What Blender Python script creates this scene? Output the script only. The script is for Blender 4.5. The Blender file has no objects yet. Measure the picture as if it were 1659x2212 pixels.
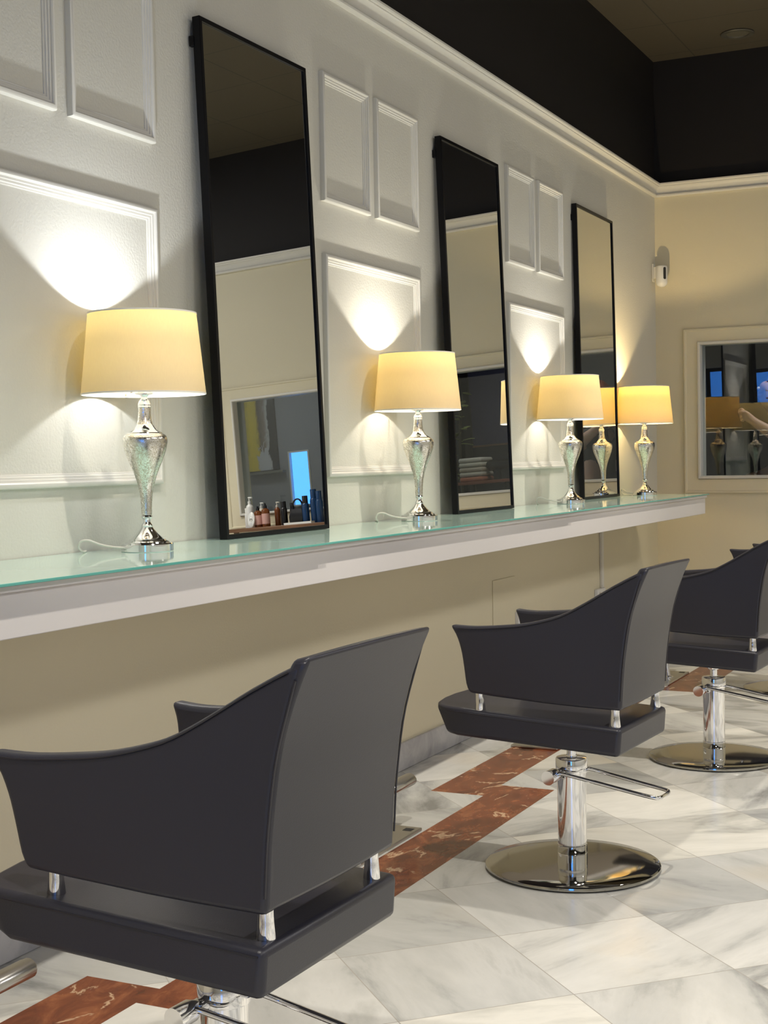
import bpy, bmesh, math, random
from mathutils import Vector, Matrix
random.seed(7)
C = bpy.context.scene.collection
S = bpy.context.scene

# ------------------------------------------------------------------ camera
F_PX, YAW, PITCH, ROLL, CAM_X, CAM_H = 3050.45, 0.450151, 0.036971, -0.016737, 2.3, 1.1918
def set_camera():
    cy, sy = math.cos(YAW), math.sin(YAW)
    fwd = Vector((-sy*math.cos(PITCH), cy*math.cos(PITCH), -math.sin(PITCH)))
    right = Vector((cy, sy, 0)); up = right.cross(fwd)
    r = math.cos(ROLL)*right + math.sin(ROLL)*up
    u = -math.sin(ROLL)*right + math.cos(ROLL)*up
    cam = bpy.data.cameras.new('camera'); o = bpy.data.objects.new('camera', cam); C.objects.link(o)
    o.matrix_world = Matrix(((r.x, u.x, -fwd.x, CAM_X), (r.y, u.y, -fwd.y, 0), (r.z, u.z, -fwd.z, CAM_H), (0, 0, 0, 1)))
    cam.sensor_fit = 'HORIZONTAL'; cam.sensor_width = 36; cam.lens = F_PX*36/1659
    cam.clip_start = 0.05; cam.clip_end = 100
    S.camera = o
set_camera()

# ------------------------------------------------------------------ world, exposure, large lights
S.view_settings.view_transform = 'Standard'; S.view_settings.look = 'None'
S.view_settings.gamma = 1.0; S.view_settings.use_curve_mapping = False
S.view_settings.exposure = 0.30
w = bpy.data.worlds.new('dusk'); S.world = w; w.use_nodes = True
w.node_tree.nodes['Background'].inputs[0].default_value = (0.07, 0.30, 1.0, 1)
w.node_tree.nodes['Background'].inputs[1].default_value = 3.6

SPOT_W = 168.0       # each ceiling spotlight
LAMP_W = 2.7       # each table lamp bulb
LAMP_COLS = [(0.90, 0.94, 1.0), (1.0, 0.95, 0.86), (1.0, 0.96, 0.90), (1.0, 0.75, 0.38)]
SPOT_COL = (1.0, 0.93, 0.82)

def light(name, typ, loc, power, col, rot=(0,0,0), parent=None, **kw):
    l = bpy.data.lights.new(name, typ); l.energy = power; l.color = col
    for k, v in kw.items(): setattr(l, k, v)
    o = bpy.data.objects.new(name, l); C.objects.link(o); o.location = loc; o.rotation_euler = rot
    if parent: o.parent = parent
    return o
ROOM_Z = 3.62
FILL_PANEL_W = 43.0
FILL_PANELS = [(4.7, -0.3), (4.7, 3.2), (4.4, 6.5)]  # unseen panels added as soft fill to brighten the walls
for px_, py_ in FILL_PANELS:
    light('fill_panel_light', 'AREA', (px_, py_, ROOM_Z-0.06), FILL_PANEL_W, (1.0, 0.97, 0.95), shape='RECTANGLE', size=0.56, size_y=1.16)
SPOTS = [(2.9, 7.35), (1.55, 0.6), (1.55, 2.6), (1.55, 4.6), (1.55, 6.6), (3.6, 1.5), (3.6, 4.2), (3.6, 6.9)]  # row by the left wall lights the counter; the others are added fill
for sx, sy_ in SPOTS:
    light('spotlight_beam', 'SPOT', (sx, sy_, ROOM_Z-0.035), SPOT_W*(1.0 if sx < 2 else 0.55), SPOT_COL, spot_size=math.radians(84), spot_blend=0.55, shadow_soft_size=0.035)

# ------------------------------------------------------------------ materials
def mat(name, col, rough=0.5, metal=0.0, **kw):
    m = bpy.data.materials.new(name); m.use_nodes = True
    b = m.node_tree.nodes['Principled BSDF']
    b.inputs['Base Color'].default_value = (*col, 1); b.inputs['Roughness'].default_value = rough
    b.inputs['Metallic'].default_value = metal
    for k, v in kw.items(): b.inputs[k].default_value = v
    return m
class N:
    """tiny node-graph helper"""
    def __init__(s, m): s.t = m.node_tree; s.b = s.t.nodes['Principled BSDF']
    def new(s, typ, **kw):
        n = s.t.nodes.new(typ)
        for k, v in kw.items(): setattr(n, k, v)
        return n
    def link(s, a, b): s.t.links.new(a, b)
    def coords(s, kind='Object'): return s.new('ShaderNodeTexCoord').outputs[kind]
    def mapping(s, vec, scale=(1,1,1), rot=(0,0,0), loc=(0,0,0)):
        n = s.new('ShaderNodeMapping'); s.link(vec, n.inputs[0])
        n.inputs['Scale'].default_value = scale; n.inputs['Rotation'].default_value = rot; n.inputs['Location'].default_value = loc
        return n.outputs[0]
    def noise(s, vec, scale, detail=4, rough=0.5, dist=0.0):
        n = s.new('ShaderNodeTexNoise'); s.link(vec, n.inputs['Vector'])
        n.inputs['Scale'].default_value = scale; n.inputs['Detail'].default_value = detail
        n.inputs['Roughness'].default_value = rough; n.inputs['Distortion'].default_value = dist
        return n.outputs[0]
    def ramp(s, fac, stops):
        n = s.new('ShaderNodeValToRGB'); s.link(fac, n.inputs[0]); e = n.color_ramp.elements
        while len(e) < len(stops): e.new(0.5)
        for i, (p, c) in enumerate(stops):
            e[i].position = p; e[i].color = (*c, 1) if len(c) == 3 else c
        return n.outputs[0]
    def mix(s, fac, a, b):
        n = s.new('ShaderNodeMix', data_type='RGBA')
        for sock, v in ((n.inputs[0], fac), (n.inputs[6], a), (n.inputs[7], b)):
            if isinstance(v, (int, float)): sock.default_value = v
            elif isinstance(v, tuple): sock.default_value = (*v, 1)
            else: s.link(v, sock)
        return n.outputs[2]
    def math(s, op, a, b=None, c=None):
        n = s.new('ShaderNodeMath', operation=op)
        for i, v in enumerate((a, b, c)):
            if v is None: continue
            if isinstance(v, (int, float)): n.inputs[i].default_value = v
            else: s.link(v, n.inputs[i])
        return n.outputs[0]
    def bump(s, h, strength=0.2, dist=0.01):
        n = s.new('ShaderNodeBump'); s.link(h, n.inputs['Height']); n.inputs['Strength'].default_value = strength
        n.inputs['Distance'].default_value = dist; s.link(n.outputs[0], s.b.inputs['Normal'])

def paint(name, col, rough=0.6, bump=0.25, scale=220):
    m = mat(name, col, rough); n = N(m); v = n.coords()
    f = n.noise(v, 1.3, 3)
    n.link(n.mix(f, tuple(c*0.97 for c in col), tuple(min(1, c*1.03) for c in col)), n.b.inputs['Base Color'])
    n.bump(n.noise(v, scale, 3), bump, 0.0015)
    return m
WALL = paint('wall_paint', (0.66, 0.642, 0.57), 0.55, 0.8, 130)
WARMW = paint('warm_lit_wall_paint', (0.70, 0.64, 0.47), 0.55, 0.3, 150)  # wall paint tinted to carry the warm light on these walls
TRIMW = paint('trim_paint', (0.70, 0.68, 0.62), 0.4, 0.05)
DARK = paint('dark_paint', (0.0045, 0.0025, 0.0022), 0.7, 0.1)
NICHE = paint('back_room_paint', (0.22, 0.22, 0.24), 0.7, 0.1)
BLACKP = paint('black_panel', (0.012, 0.012, 0.016), 0.5, 0.02)
COUNTERW = paint('counter_paint', (0.74, 0.71, 0.70), 0.4, 0.08, 60)
def ceiling_mat():
    m = mat('ceiling_tiles', (0.062, 0.050, 0.031), 0.8); n = N(m)
    sep = n.new('ShaderNodeSeparateXYZ'); n.link(n.coords(), sep.inputs[0])
    def line(o, off):
        a = n.math('ABSOLUTE', n.math('SUBTRACT', n.math('FRACT', n.math('DIVIDE', n.math('SUBTRACT', o, off-0.3), 0.6)), 0.5))
        return n.math('LESS_THAN', a, 0.006)
    l = n.math('MAXIMUM', line(sep.outputs[0], 0.26), line(sep.outputs[1], 7.96))
    n.link(n.mix(l, (0.062, 0.050, 0.031), (0.03, 0.025, 0.018)), n.b.inputs['Base Color'])
    return m
CEIL = ceiling_mat()

def marble_white(n, vec):
    """vec: per-tile shifted coords -> colour"""
    f1 = n.noise(n.mapping(vec, (0.8, 2.6, 1)), 1.7, 9, 0.60, 0.35)
    veins = n.ramp(f1, [(0.30, (0.25, 0.25, 0.24)), (0.39, (0.46, 0.46, 0.44)), (0.47, (0.64, 0.635, 0.60)), (0.60, (0.74, 0.73, 0.69)), (0.70, (0.58, 0.575, 0.54))])
    f2 = n.noise(vec, 1.6, 3, 0.5)
    warm = n.ramp(f2, [(0.60, (0, 0, 0)), (0.74, (1, 1, 1))])
    return n.mix(n.math('MULTIPLY', warm, 0.35), veins, (0.72, 0.58, 0.38))
def floor_mat():
    m = mat('marble_floor', (0.7, 0.7, 0.66), 0.12); n = N(m)
    v = n.coords(); sep = n.new('ShaderNodeSeparateXYZ'); n.link(v, sep.inputs[0]); x, y = sep.outputs[0], sep.outputs[1]
    HD = 0.2925                                        # half a tile's diagonal
    X0, Y0 = 1.026, 3.25
    a = n.math('DIVIDE', n.math('SUBTRACT', x, X0), 2*HD); b = n.math('DIVIDE', n.math('SUBTRACT', y, Y0), 2*HD)
    p, q = n.math('ADD', a, b), n.math('SUBTRACT', a, b)
    ip, iq = n.math('FLOOR', p), n.math('FLOOR', q)
    fp = n.math('SUBTRACT', 0.5, n.math('ABSOLUTE', n.math('SUBTRACT', n.math('FRACT', p), 0.5)))
    fq = n.math('SUBTRACT', 0.5, n.math('ABSOLUTE', n.math('SUBTRACT', n.math('FRACT', q), 0.5)))
    joint = n.math('LESS_THAN', n.math('MINIMUM', fp, fq), 0.0035)
    cid = n.new('ShaderNodeCombineXYZ'); n.link(ip, cid.inputs[0]); n.link(iq, cid.inputs[1])
    wn = n.new('ShaderNodeTexWhiteNoise', noise_dimensions='3D'); n.link(cid.outputs[0], wn.inputs['Vector'])
    sc = n.new('ShaderNodeVectorMath', operation='MULTIPLY_ADD'); n.link(wn.outputs['Color'], sc.inputs[0]); sc.inputs[1].default_value = (37, 53, 11); n.link(v, sc.inputs[2])
    rot = n.new('ShaderNodeVectorRotate', rotation_type='Z_AXIS'); n.link(sc.outputs[0], rot.inputs['Vector'])
    n.link(n.math('MULTIPLY', wn.outputs['Value'], 3.1), rot.inputs['Angle'])
    white = marble_white(n, rot.outputs[0])
    tone = n.ramp(wn.outputs['Value'], [(0.0, (0.70, 0.71, 0.72)), (0.35, (0.86, 0.865, 0.87)), (0.6, (1, 1, 1)), (1.0, (1.06, 1.04, 0.98))])
    mul = n.new('ShaderNodeMix', data_type='RGBA', blend_type='MULTIPLY'); mul.inputs[0].default_value = 1
    n.link(white, mul.inputs[6]); n.link(tone, mul.inputs[7]); white = mul.outputs[2]
    white = n.mix(joint, white, (0.42, 0.40, 0.36))
    # red band, zigzagging along the wall
    boxes = [(0.245, 0.448, -3.0, 0.31), (0.448, 0.652, 0.26, 0.0), (0.245, 0.448, 0.2, 2.62), (0.448, 0.652, 2.53, 4.775), (0.245, 0.448, 4.60, 7.12), (0.448, 0.652, 7.02, 8.70)]
    red = None
    for x0, x1, y0, y1 in boxes:
        if y1 <= y0: continue
        k = n.math('MULTIPLY', n.math('MULTIPLY', n.math('GREATER_THAN', x, x0), n.math('LESS_THAN', x, x1)), n.math('MULTIPLY', n.math('GREATER_THAN', y, y0), n.math('LESS_THAN', y, y1)))
        red = k if red is None else n.math('MAXIMUM', red, k)
    g1 = n.noise(n.mapping(v, (1, 0.5, 1), (0, 0, 0.5)), 16, 7, 0.65, 0.7)
    base = n.ramp(g1, [(0.30, (0.09, 0.018, 0.007)), (0.50, (0.19, 0.046, 0.016)), (0.66, (0.30, 0.095, 0.036)), (0.8, (0.42, 0.20, 0.09))])
    g2 = n.noise(n.mapping(v, (0.9, 0.55, 1), (0, 0, -0.9)), 4.5, 6, 0.6, 0.5)
    vein = n.ramp(n.math('ADD', n.math('ABSOLUTE', n.math('SUBTRACT', g2, 0.5)), n.math('MULTIPLY', n.math('MAXIMUM', n.math('SUBTRACT', n.noise(v, 7, 2), 0.46), 0), 0.35)), [(0.0, (1, 1, 1)), (0.008, (0.6, 0.6, 0.6)), (0.018, (0, 0, 0))])
    redc = n.mix(vein, base, (0.62, 0.42, 0.26))
    n.link(n.mix(red, white, redc), n.b.inputs['Base Color'])
    n.link(n.math('MULTIPLY_ADD', n.noise(v, 9, 3), 0.12, 0.10), n.b.inputs['Roughness'])
    n.b.inputs['Specular IOR Level'].default_value = 0.28
    h = n.math('SUBTRACT', n.math('MULTIPLY', n.noise(v, 60, 2), 0.15), joint)
    n.bump(h, 0.15, 0.001)
    return m
FLOOR = floor_mat()
def basemat():
    m = mat('marble_grey', (0.5, 0.5, 0.5), 0.25); n = N(m)
    f = n.noise(n.coords(), 6, 6, 0.6, 0.6)
    n.link(n.ramp(f, [(0.3, (0.32, 0.32, 0.34)), (0.6, (0.50, 0.49, 0.50))]), n.b.inputs['Base Color']); return m
BASEM = basemat()
def leather():
    m = mat('charcoal_leather', (0.026, 0.0255, 0.036), 0.38); n = N(m); v = n.coords()
    n.b.inputs['Specular IOR Level'].default_value = 0.5
    vo = n.new('ShaderNodeTexVoronoi'); n.link(v, vo.inputs['Vector']); vo.inputs['Scale'].default_value = 420
    n.bump(vo.outputs['Distance'], 0.12, 0.0008)
    return m
LEATHER = leather()
PIPING = mat('dark_piping', (0.018, 0.016, 0.022), 0.4)
CHROME = mat('chrome', (0.86, 0.86, 0.87), 0.06, 1.0)
STEEL = mat('brushed_steel', (0.55, 0.54, 0.52), 0.28, 1.0)
BASECH = mat('base_chrome', (0.50, 0.485, 0.44), 0.07, 1.0)
BLACKM = mat('black_frame', (0.003, 0.003, 0.004), 0.35)
BLACKM.node_tree.nodes['Principled BSDF'].inputs['Specular IOR Level'].default_value = 0.2
MIRROR = mat('mirror_silver', (0.83, 0.85, 0.83), 0.0, 1.0)
RUBBER = mat('rubber', (0.02, 0.02, 0.02), 0.7)
WHITEPL = mat('white_plastic', (0.75, 0.75, 0.74), 0.3)
CORD = mat('cord_plastic', (0.72, 0.70, 0.62), 0.4)
def glass_mat(name, col, rough=0.0, ior=1.5):
    m = bpy.data.materials.new(name); m.use_nodes = True; t = m.node_tree; t.nodes.clear()
    out = t.nodes.new('ShaderNodeOutputMaterial'); g = t.nodes.new('ShaderNodeBsdfGlossy'); g.inputs['Roughness'].default_value = rough
    tr = t.nodes.new('ShaderNodeBsdfTransparent'); tr.inputs[0].default_value = (*col, 1)
    fr = t.nodes.new('ShaderNodeFresnel'); fr.inputs[0].default_value = ior
    mx = t.nodes.new('ShaderNodeMixShader'); 
    ge = t.nodes.new('ShaderNodeNewGeometry'); mi = t.nodes.new('ShaderNodeMath'); mi.operation = 'MULTIPLY_ADD'   # same reflectance from both sides of the sheet
    mi.inputs[1].default_value = 1/ior-ior; mi.inputs[2].default_value = ior; t.links.new(ge.outputs['Backfacing'], mi.inputs[0]); t.links.new(mi.outputs[0], fr.inputs[0])
    t.links.new(fr.outputs[0], mx.inputs[0]); t.links.new(tr.outputs[0], mx.inputs[1]); t.links.new(g.outputs[0], mx.inputs[2])
    t.links.new(mx.outputs[0], out.inputs[0]); return m
PANE = glass_mat('window_glass', (0.80, 0.84, 0.84), 0.0, 1.75)
CLEAR = glass_mat('shop_glass', (0.93, 0.96, 0.96))
GLASSTOP = mat('frosted_glass_top', (0.60, 0.80, 0.70), 0.06, 0.0)
GLASSTOP.node_tree.nodes['Principled BSDF'].inputs['Specular IOR Level'].default_value = 0.9
GLASSEDGE = mat('green_glass_edge', (0.13, 0.46, 0.40), 0.15)
def mercury():
    m = mat('mercury_glass', (0.8, 0.8, 0.76), 0.1, 1.0); n = N(m); v = n.coords()
    f = n.noise(v, 180, 5, 0.7, 1.5)
    k = n.ramp(f, [(0.44, (0, 0, 0)), (0.56, (1, 1, 1))])
    n.link(n.mix(k, (0.56, 0.52, 0.43), (0.90, 0.90, 0.86)), n.b.inputs['Base Color'])
    n.link(n.math('MULTIPLY_ADD', k, -0.28, 0.36), n.b.inputs['Roughness'])
    n.bump(f, 0.25, 0.001)
    return m
MERCURY = mercury()
def shade_mat():
    m = bpy.data.materials.new('linen_shade'); m.use_nodes = True; t = m.node_tree; t.nodes.clear()
    out = t.nodes.new('ShaderNodeOutputMaterial')
    co = t.nodes.new('ShaderNodeTexCoord'); mp = t.nodes.new('ShaderNodeMapping'); t.links.new(co.outputs['Object'], mp.inputs[0]); mp.inputs['Scale'].default_value = (1, 1, 0.25)
    no = t.nodes.new('ShaderNodeTexNoise'); no.inputs['Scale'].default_value = 260; no.inputs['Detail'].default_value = 3; t.links.new(mp.outputs[0], no.inputs['Vector'])
    r = t.nodes.new('ShaderNodeValToRGB'); r.color_ramp.elements[0].position = 0.3; r.color_ramp.elements[1].position = 0.7
    r.color_ramp.elements[0].color = (0.80, 0.52, 0.13, 1); r.color_ramp.elements[1].color = (0.92, 0.66, 0.20, 1)
    t.links.new(no.outputs[0], r.inputs[0])
    d = t.nodes.new('ShaderNodeBsdfDiffuse'); d.inputs[0].default_value = (0.60, 0.52, 0.40, 1)
    tl = t.nodes.new('ShaderNodeBsdfTranslucent'); t.links.new(r.outputs[0], tl.inputs[0])
    mx = t.nodes.new('ShaderNodeMixShader'); mx.inputs[0].default_value = 0.14
    t.links.new(d.outputs[0], mx.inputs[1]); t.links.new(tl.outputs[0], mx.inputs[2]); t.links.new(mx.outputs[0], out.inputs[0])
    return m
SHADE = shade_mat()
SHADEIN = mat('shade_lining', (0.85, 0.82, 0.74), 0.7)
def emis(name, col, s):
    m = mat(name, col, 0.5); b = m.node_tree.nodes['Principled BSDF']
    b.inputs['Emission Color'].default_value = (*col, 1); b.inputs['Emission Strength'].default_value = s; return m
BULB = glass_mat('clear_bulb', (0.97, 0.97, 0.97))

# ------------------------------------------------------------------ mesh helpers
def obj(name, bm, m, parent=None, smooth=False, bevel=0, seg=2, angle=35):
    me = bpy.data.meshes.new(name); bmesh.ops.recalc_face_normals(bm, faces=bm.faces[:]); bm.to_mesh(me); bm.free()
    me.materials.append(m)
    o = bpy.data.objects.new(name, me); C.objects.link(o)
    if smooth or bevel:
        for p in me.polygons: p.use_smooth = True
        try: me.set_sharp_from_angle(angle=math.radians(angle))
        except Exception: pass
    if bevel:
        b = o.modifiers.new('bevel', 'BEVEL'); b.width = bevel; b.segments = seg; b.limit_method = 'ANGLE'; b.angle_limit = math.radians(40); b.harden_normals = False
    if parent: o.parent = parent
    return o
def box(bm, x0, x1, y0, y1, z0, z1):
    vs = [bm.verts.new((x, y, z)) for x in (x0, x1) for y in (y0, y1) for z in (z0, z1)]
    for f in ((0,1,3,2), (4,6,7,5), (0,4,5,1), (2,3,7,6), (0,2,6,4), (1,5,7,3)): bm.faces.new([vs[i] for i in f])
    return vs
def boxm(*a):
    bm = bmesh.new(); box(bm, *a); return bm
def lathe(prof, seg=48, bm=None, cap=True, c=(0,0,0)):
    bm = bm or bmesh.new(); rings = []
    for r, z in prof:
        if r < 1e-6: rings.append([bm.verts.new((c[0], c[1], c[2]+z))])
        else: rings.append([bm.verts.new((c[0]+r*math.cos(2*math.pi*i/seg), c[1]+r*math.sin(2*math.pi*i/seg), c[2]+z)) for i in range(seg)])
    for a, b in zip(rings, rings[1:]):
        for i in range(seg):
            j = (i+1) % seg
            if len(a) == 1 and len(b) == 1: continue
            if len(a) == 1: bm.faces.new((a[0], b[i], b[j]))
            elif len(b) == 1: bm.faces.new((a[i], a[j], b[0]))
            else: bm.faces.new((a[i], a[j], b[j], b[i]))
    if cap:
        for rg in (rings[0], rings[-1]):
            if len(rg) > 2: bm.faces.new(rg)
    return bm
def tube(pts, r, bm=None, seg=12, closed=False, ry=None):
    bm = bm or bmesh.new(); pts = [Vector(p) for p in pts]; n = len(pts); rings = []; up0 = None
    for i, p in enumerate(pts):
        if closed: d = (pts[(i+1) % n]-pts[i-1]).normalized()
        else: d = (pts[min(i+1, n-1)]-pts[max(i-1, 0)]).normalized()
        if up0 is None: up0 = Vector((0, 0, 1)) if abs(d.z) < 0.9 else Vector((1, 0, 0))
        s = d.cross(up0).normalized(); u = s.cross(d).normalized(); up0 = u
        rr = r[i] if isinstance(r, (list, tuple)) else r
        rings.append([bm.verts.new(p+s*rr*math.cos(2*math.pi*k/seg)+u*(ry or rr)*math.sin(2*math.pi*k/seg)) for k in range(seg)])
    for i in range(n if closed else n-1):
        a, b = rings[i], rings[(i+1) % n]
        for k in range(seg): bm.faces.new((a[k], a[(k+1) % seg], b[(k+1) % seg], b[k]))
    if not closed: bm.faces.new(rings[0]); bm.faces.new(rings[-1])
    return bm
def smooth_path(pts, n=8, closed=False):
    P = [Vector(p) for p in pts]; out = []; N_ = len(P)
    for i in range(N_ if closed else N_-1):
        g = (lambda k: P[k % N_]) if closed else (lambda k: P[max(0, min(N_-1, k))])
        a, b, c, d = g(i-1), g(i), g(i+1), g(i+2)
        for k in range(n):
            t = k/n
            out.append(0.5*((2*b)+(c-a)*t+(2*a-5*b+4*c-d)*t*t+(3*b-a-3*c+d)*t**3))
    if not closed: out.append(P[-1])
    return out
def thing(name, label, cat, loc=(0,0,0), rotz=0, group=None, kind=None):
    o = bpy.data.objects.new(name, None); C.objects.link(o); o.location = loc; o.rotation_euler = (0, 0, rotz)
    return tag(o, label, cat, group, kind)
def tag(o, label, cat, group=None, kind=None):
    if label: o['label'] = label
    if cat: o['category'] = cat
    if group: o['group'] = group
    if kind: o['kind'] = kind
    return o
def struct(name, bm, m, **kw):
    o = obj(name, bm, m, **kw); o['kind'] = 'structure'; return o
def dup(root, loc, rotz, label, group=None):
    r = root.copy(); C.objects.link(r); r.location = loc; r.rotation_euler = (0, 0, rotz); r['label'] = label
    if group: r['group'] = group
    def rec(a, b):
        for ch in list(a.children):
            c = ch.copy(); C.objects.link(c); c.parent = b; rec(ch, c)
    rec(root, r); return r
def wall_with_holes(bm, ax, c0, c1, u0, u1, z0, z1, holes):
    """ax 'y': wall spans u=x, thickness c0..c1 in y. holes: (u0,u1,z0,z1)"""
    us = sorted({u0, u1, *[h[0] for h in holes], *[h[1] for h in holes]}); zs = sorted({z0, z1, *[h[2] for h in holes], *[h[3] for h in holes]})
    for a, b in zip(us, us[1:]):
        for c, d in zip(zs, zs[1:]):
            m1, m2 = (a+b)/2, (c+d)/2
            if any(h[0] < m1 < h[1] and h[2] < m2 < h[3] for h in holes): continue
            if ax == 'y': box(bm, a, b, c0, c1, c, d)
            else: box(bm, c0, c1, a, b, c, d)
def frame_sweep(profile, to3d, u0, u1, v0, v1, bm=None):
    """mitred rectangular frame; profile (inset, height); to3d(u,v,h)"""
    bm = bm or bmesh.new(); rings = []
    for d, h in profile:
        rings.append([bm.verts.new(to3d(u, v, h)) for u, v in ((u0+d, v0+d), (u1-d, v0+d), (u1-d, v1-d), (u0+d, v1-d))])
    for a, b in zip(rings, rings[1:]+rings[:1]):
        for i in range(4):
            j = (i+1) % 4; bm.faces.new((a[i], a[j], b[j], b[i]))
    return bm

# ------------------------------------------------------------------ room shell
YB, YF, XR, CZ = 8.69, -2.8, 6.2, 2.862       # back wall, front wall, right wall, top of the light wall
struct('floor', boxm(-0.3, XR+0.2, YF-0.3, 10.7, -0.1, 0.0), FLOOR)
struct('ceiling', boxm(-0.3, XR+0.2, YF-0.3, 8.84, ROOM_Z, ROOM_Z+0.1), CEIL)
struct('wall_left', boxm(-0.15, 0.0, YF-0.15, YB+0.15, 0.93, CZ), WALL)
struct('wall_left_lower', boxm(-0.15, 0.0, YF-0.15, YB+0.15, 0, 0.93), WARMW)
struct('wall_left_upper', boxm(-0.15, 0.0, YF-0.15, YB+0.15, CZ, ROOM_Z), DARK)
WIN = (0.272, 3.215, 1.052, 1.872)
bm = bmesh.new(); wall_with_holes(bm, 'y', YB, YB+0.15, 0, XR+0.15, 0, CZ, [WIN]); struct('wall_back', bm, WARMW)
struct('wall_back_upper', boxm(0, XR+0.15, YB, YB+0.15, CZ, ROOM_Z), DARK)
struct('wall_right', boxm(XR, XR+0.15, YF-0.15, YB, 0, CZ), WALL)
struct('wall_right_upper', boxm(XR, XR+0.15, YF-0.15, YB, CZ, ROOM_Z), DARK)
FW = [(0.9, 2.4, 1.9, 2.5), (2.6, 3.4, 0.35, 2.5)]
bm = bmesh.new(); wall_with_holes(bm, 'y', YF-0.15, YF, 0, XR, 0, CZ, FW); struct('wall_front', bm, WALL)
struct('wall_front_upper', boxm(0, XR, YF-0.15, YF, CZ, ROOM_Z), DARK)
for i, (a, b, c, d) in enumerate(FW):
    fo = frame_sweep([(0, -0.02), (0, 0.02), (0.05, 0.02), (0.05, -0.02)], lambda u, v, h: (u, YF-0.08+h, v), a, b, c, d)
    o = struct('window_%d' % (i+3), fo, BLACKM)
    pn = obj('pane', boxm(a+0.05, b-0.05, YF-0.084, YF-0.076, c+0.05, d-0.05), CLEAR, o)
    if i == 0:                                     # handwritten C and a dash on the dusk-lit transom
        cv = tube([(1.552+0.068*math.cos(t_*0.1), YF-0.074, 2.245+0.068*math.sin(t_*0.1)) for t_ in range(-42 if False else 9, 56)][::-1], 0.007, seg=8)
        cv2 = mat('lettering_blue', (0.01, 0.02, 0.10), 0.5)
        obj('lettering', cv, cv2, o); obj('lettering', tube([(1.60, YF-0.074, 2.075), (1.575, YF-0.074, 2.085)], 0.010, seg=8), cv2, o)

# crown moulding round the room
prof = [(0, 2.786), (0.016, 2.786), (0.021, 2.791), (0.022, 2.798), (0.018, 2.804), (0.011, 2.807), (0.012, 2.816), (0.018, 2.832), (0.030, 2.843), (0.036, 2.846), (0.036, 2.851), (0.043, 2.853), (0.046, 2.858), (0.046, 2.866), (0, 2.868)]
bm = bmesh.new(); rings = []
for d, z in prof:
    rings.append([bm.verts.new(q) for q in ((d, YF+d, z), (XR-d, YF+d, z), (XR-d, YB-d, z), (d, YB-d, z))])
for a, b in zip(rings, rings[1:]+rings[:1]):
    for i in range(4):
        j = (i+1) % 4; bm.faces.new((a[i], a[j], b[j], b[i]))
struct('trim_1', bm, TRIMW, smooth=True, angle=30)
# baseboards of grey marble
struct('baseboard_left', boxm(0, 0.014, YF, YB, 0, 0.105), BASEM, bevel=0.003)
struct('baseboard_back', boxm(0.014, XR, YB-0.014, YB, 0, 0.105), BASEM, bevel=0.003)

# wall panel mouldings (three groups: two small uprights over one large)
MP = [(0, 0), (0, 0.011), (0.002, 0.016), (0.006, 0.018), (0.012, 0.018), (0.0155, 0.0155), (0.0165, 0.012), (0.022, 0.0115), (0.0235, 0.008), (0.029, 0.0075), (0.031, 0.004), (0.035, 0.003), (0.036, 0)]
MPR = MP
to_wall = lambda u, v, h: (h, u, v)
ti = 2
for yr in (3.309, 5.093, 6.864):
    for (a, b, c, d) in ((yr-0.791, yr-0.791+0.362, 2.083, 2.5234), (yr-0.3716, yr, 2.083, 2.5234), (yr-0.791, yr, 1.1346, 1.9035)):
        struct('trim_%d' % ti, frame_sweep(MPR, to_wall, a, b, c, d), TRIMW, smooth=True, angle=30); ti += 1

# opening in the back wall: flat casing, inner bead, glass
to_back = lambda u, v, h: (u, YB-h, v)
cas = [(0, 0), (0, 0.014), (0.004, 0.019), (0.012, 0.019), (0.018, 0.013), (0.022, 0.012), (0.086, 0.012), (0.088, 0.0)]
struct('trim_%d' % ti, frame_sweep(cas, to_back, 0.176, 3.312, 0.953, 1.965), WARMW, smooth=True, angle=30); ti += 1
win = struct('window_1', frame_sweep([(0, -0.12), (0, 0.022), (0.004, 0.026), (0.014, 0.026), (0.018, 0.02), (0.018, -0.12)], to_back, 0.262, 3.225, 1.042, 1.882), TRIMW, smooth=True, angle=30)
obj('pane', boxm(0.279, 3.208, YB+0.035, YB+0.041, 1.06, 1.865), PANE, win)
del win
# ------------------------------------------------------------------ the room behind the glass
YN = 10.4
bm = bmesh.new(); wall_with_holes(bm, 'y', YN, YN+0.03, -0.3, 5.2, 0, 2.6, [(3.575, 3.755, 1.10, 1.545)]); struct('wall_far', bm, NICHE)
struct('wall_far_left', boxm(-0.3, -0.15, YB+0.15, YN, 0, 2.6), BLACKP)
struct('wall_far_right', boxm(5.2, 5.35, YB+0.15, YN, 0, 2.6), NICHE)
struct('ceiling_far', boxm(-0.3, 5.35, YB+0.15, YN+0.15, 2.6, 2.7), BLACKP)
w2 = struct('window_2', frame_sweep([(0, -0.02), (0, 0.012), (0.012, 0.012), (0.012, -0.02)], lambda u, v, h: (u, YN-h, v), 3.565, 3.765, 1.09, 1.555), WALL)
obj('pane', boxm(3.577, 3.753, YN+0.010, YN+0.016, 1.102, 1.543), CLEAR, w2)
light('back_room_fill', 'AREA', (3.7, 9.5, 2.55), 14.0, (0.92, 0.95, 1.0), (math.radians(-20), 0, 0), size=0.5)  # unseen fill added to light the painting end of the back room

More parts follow.
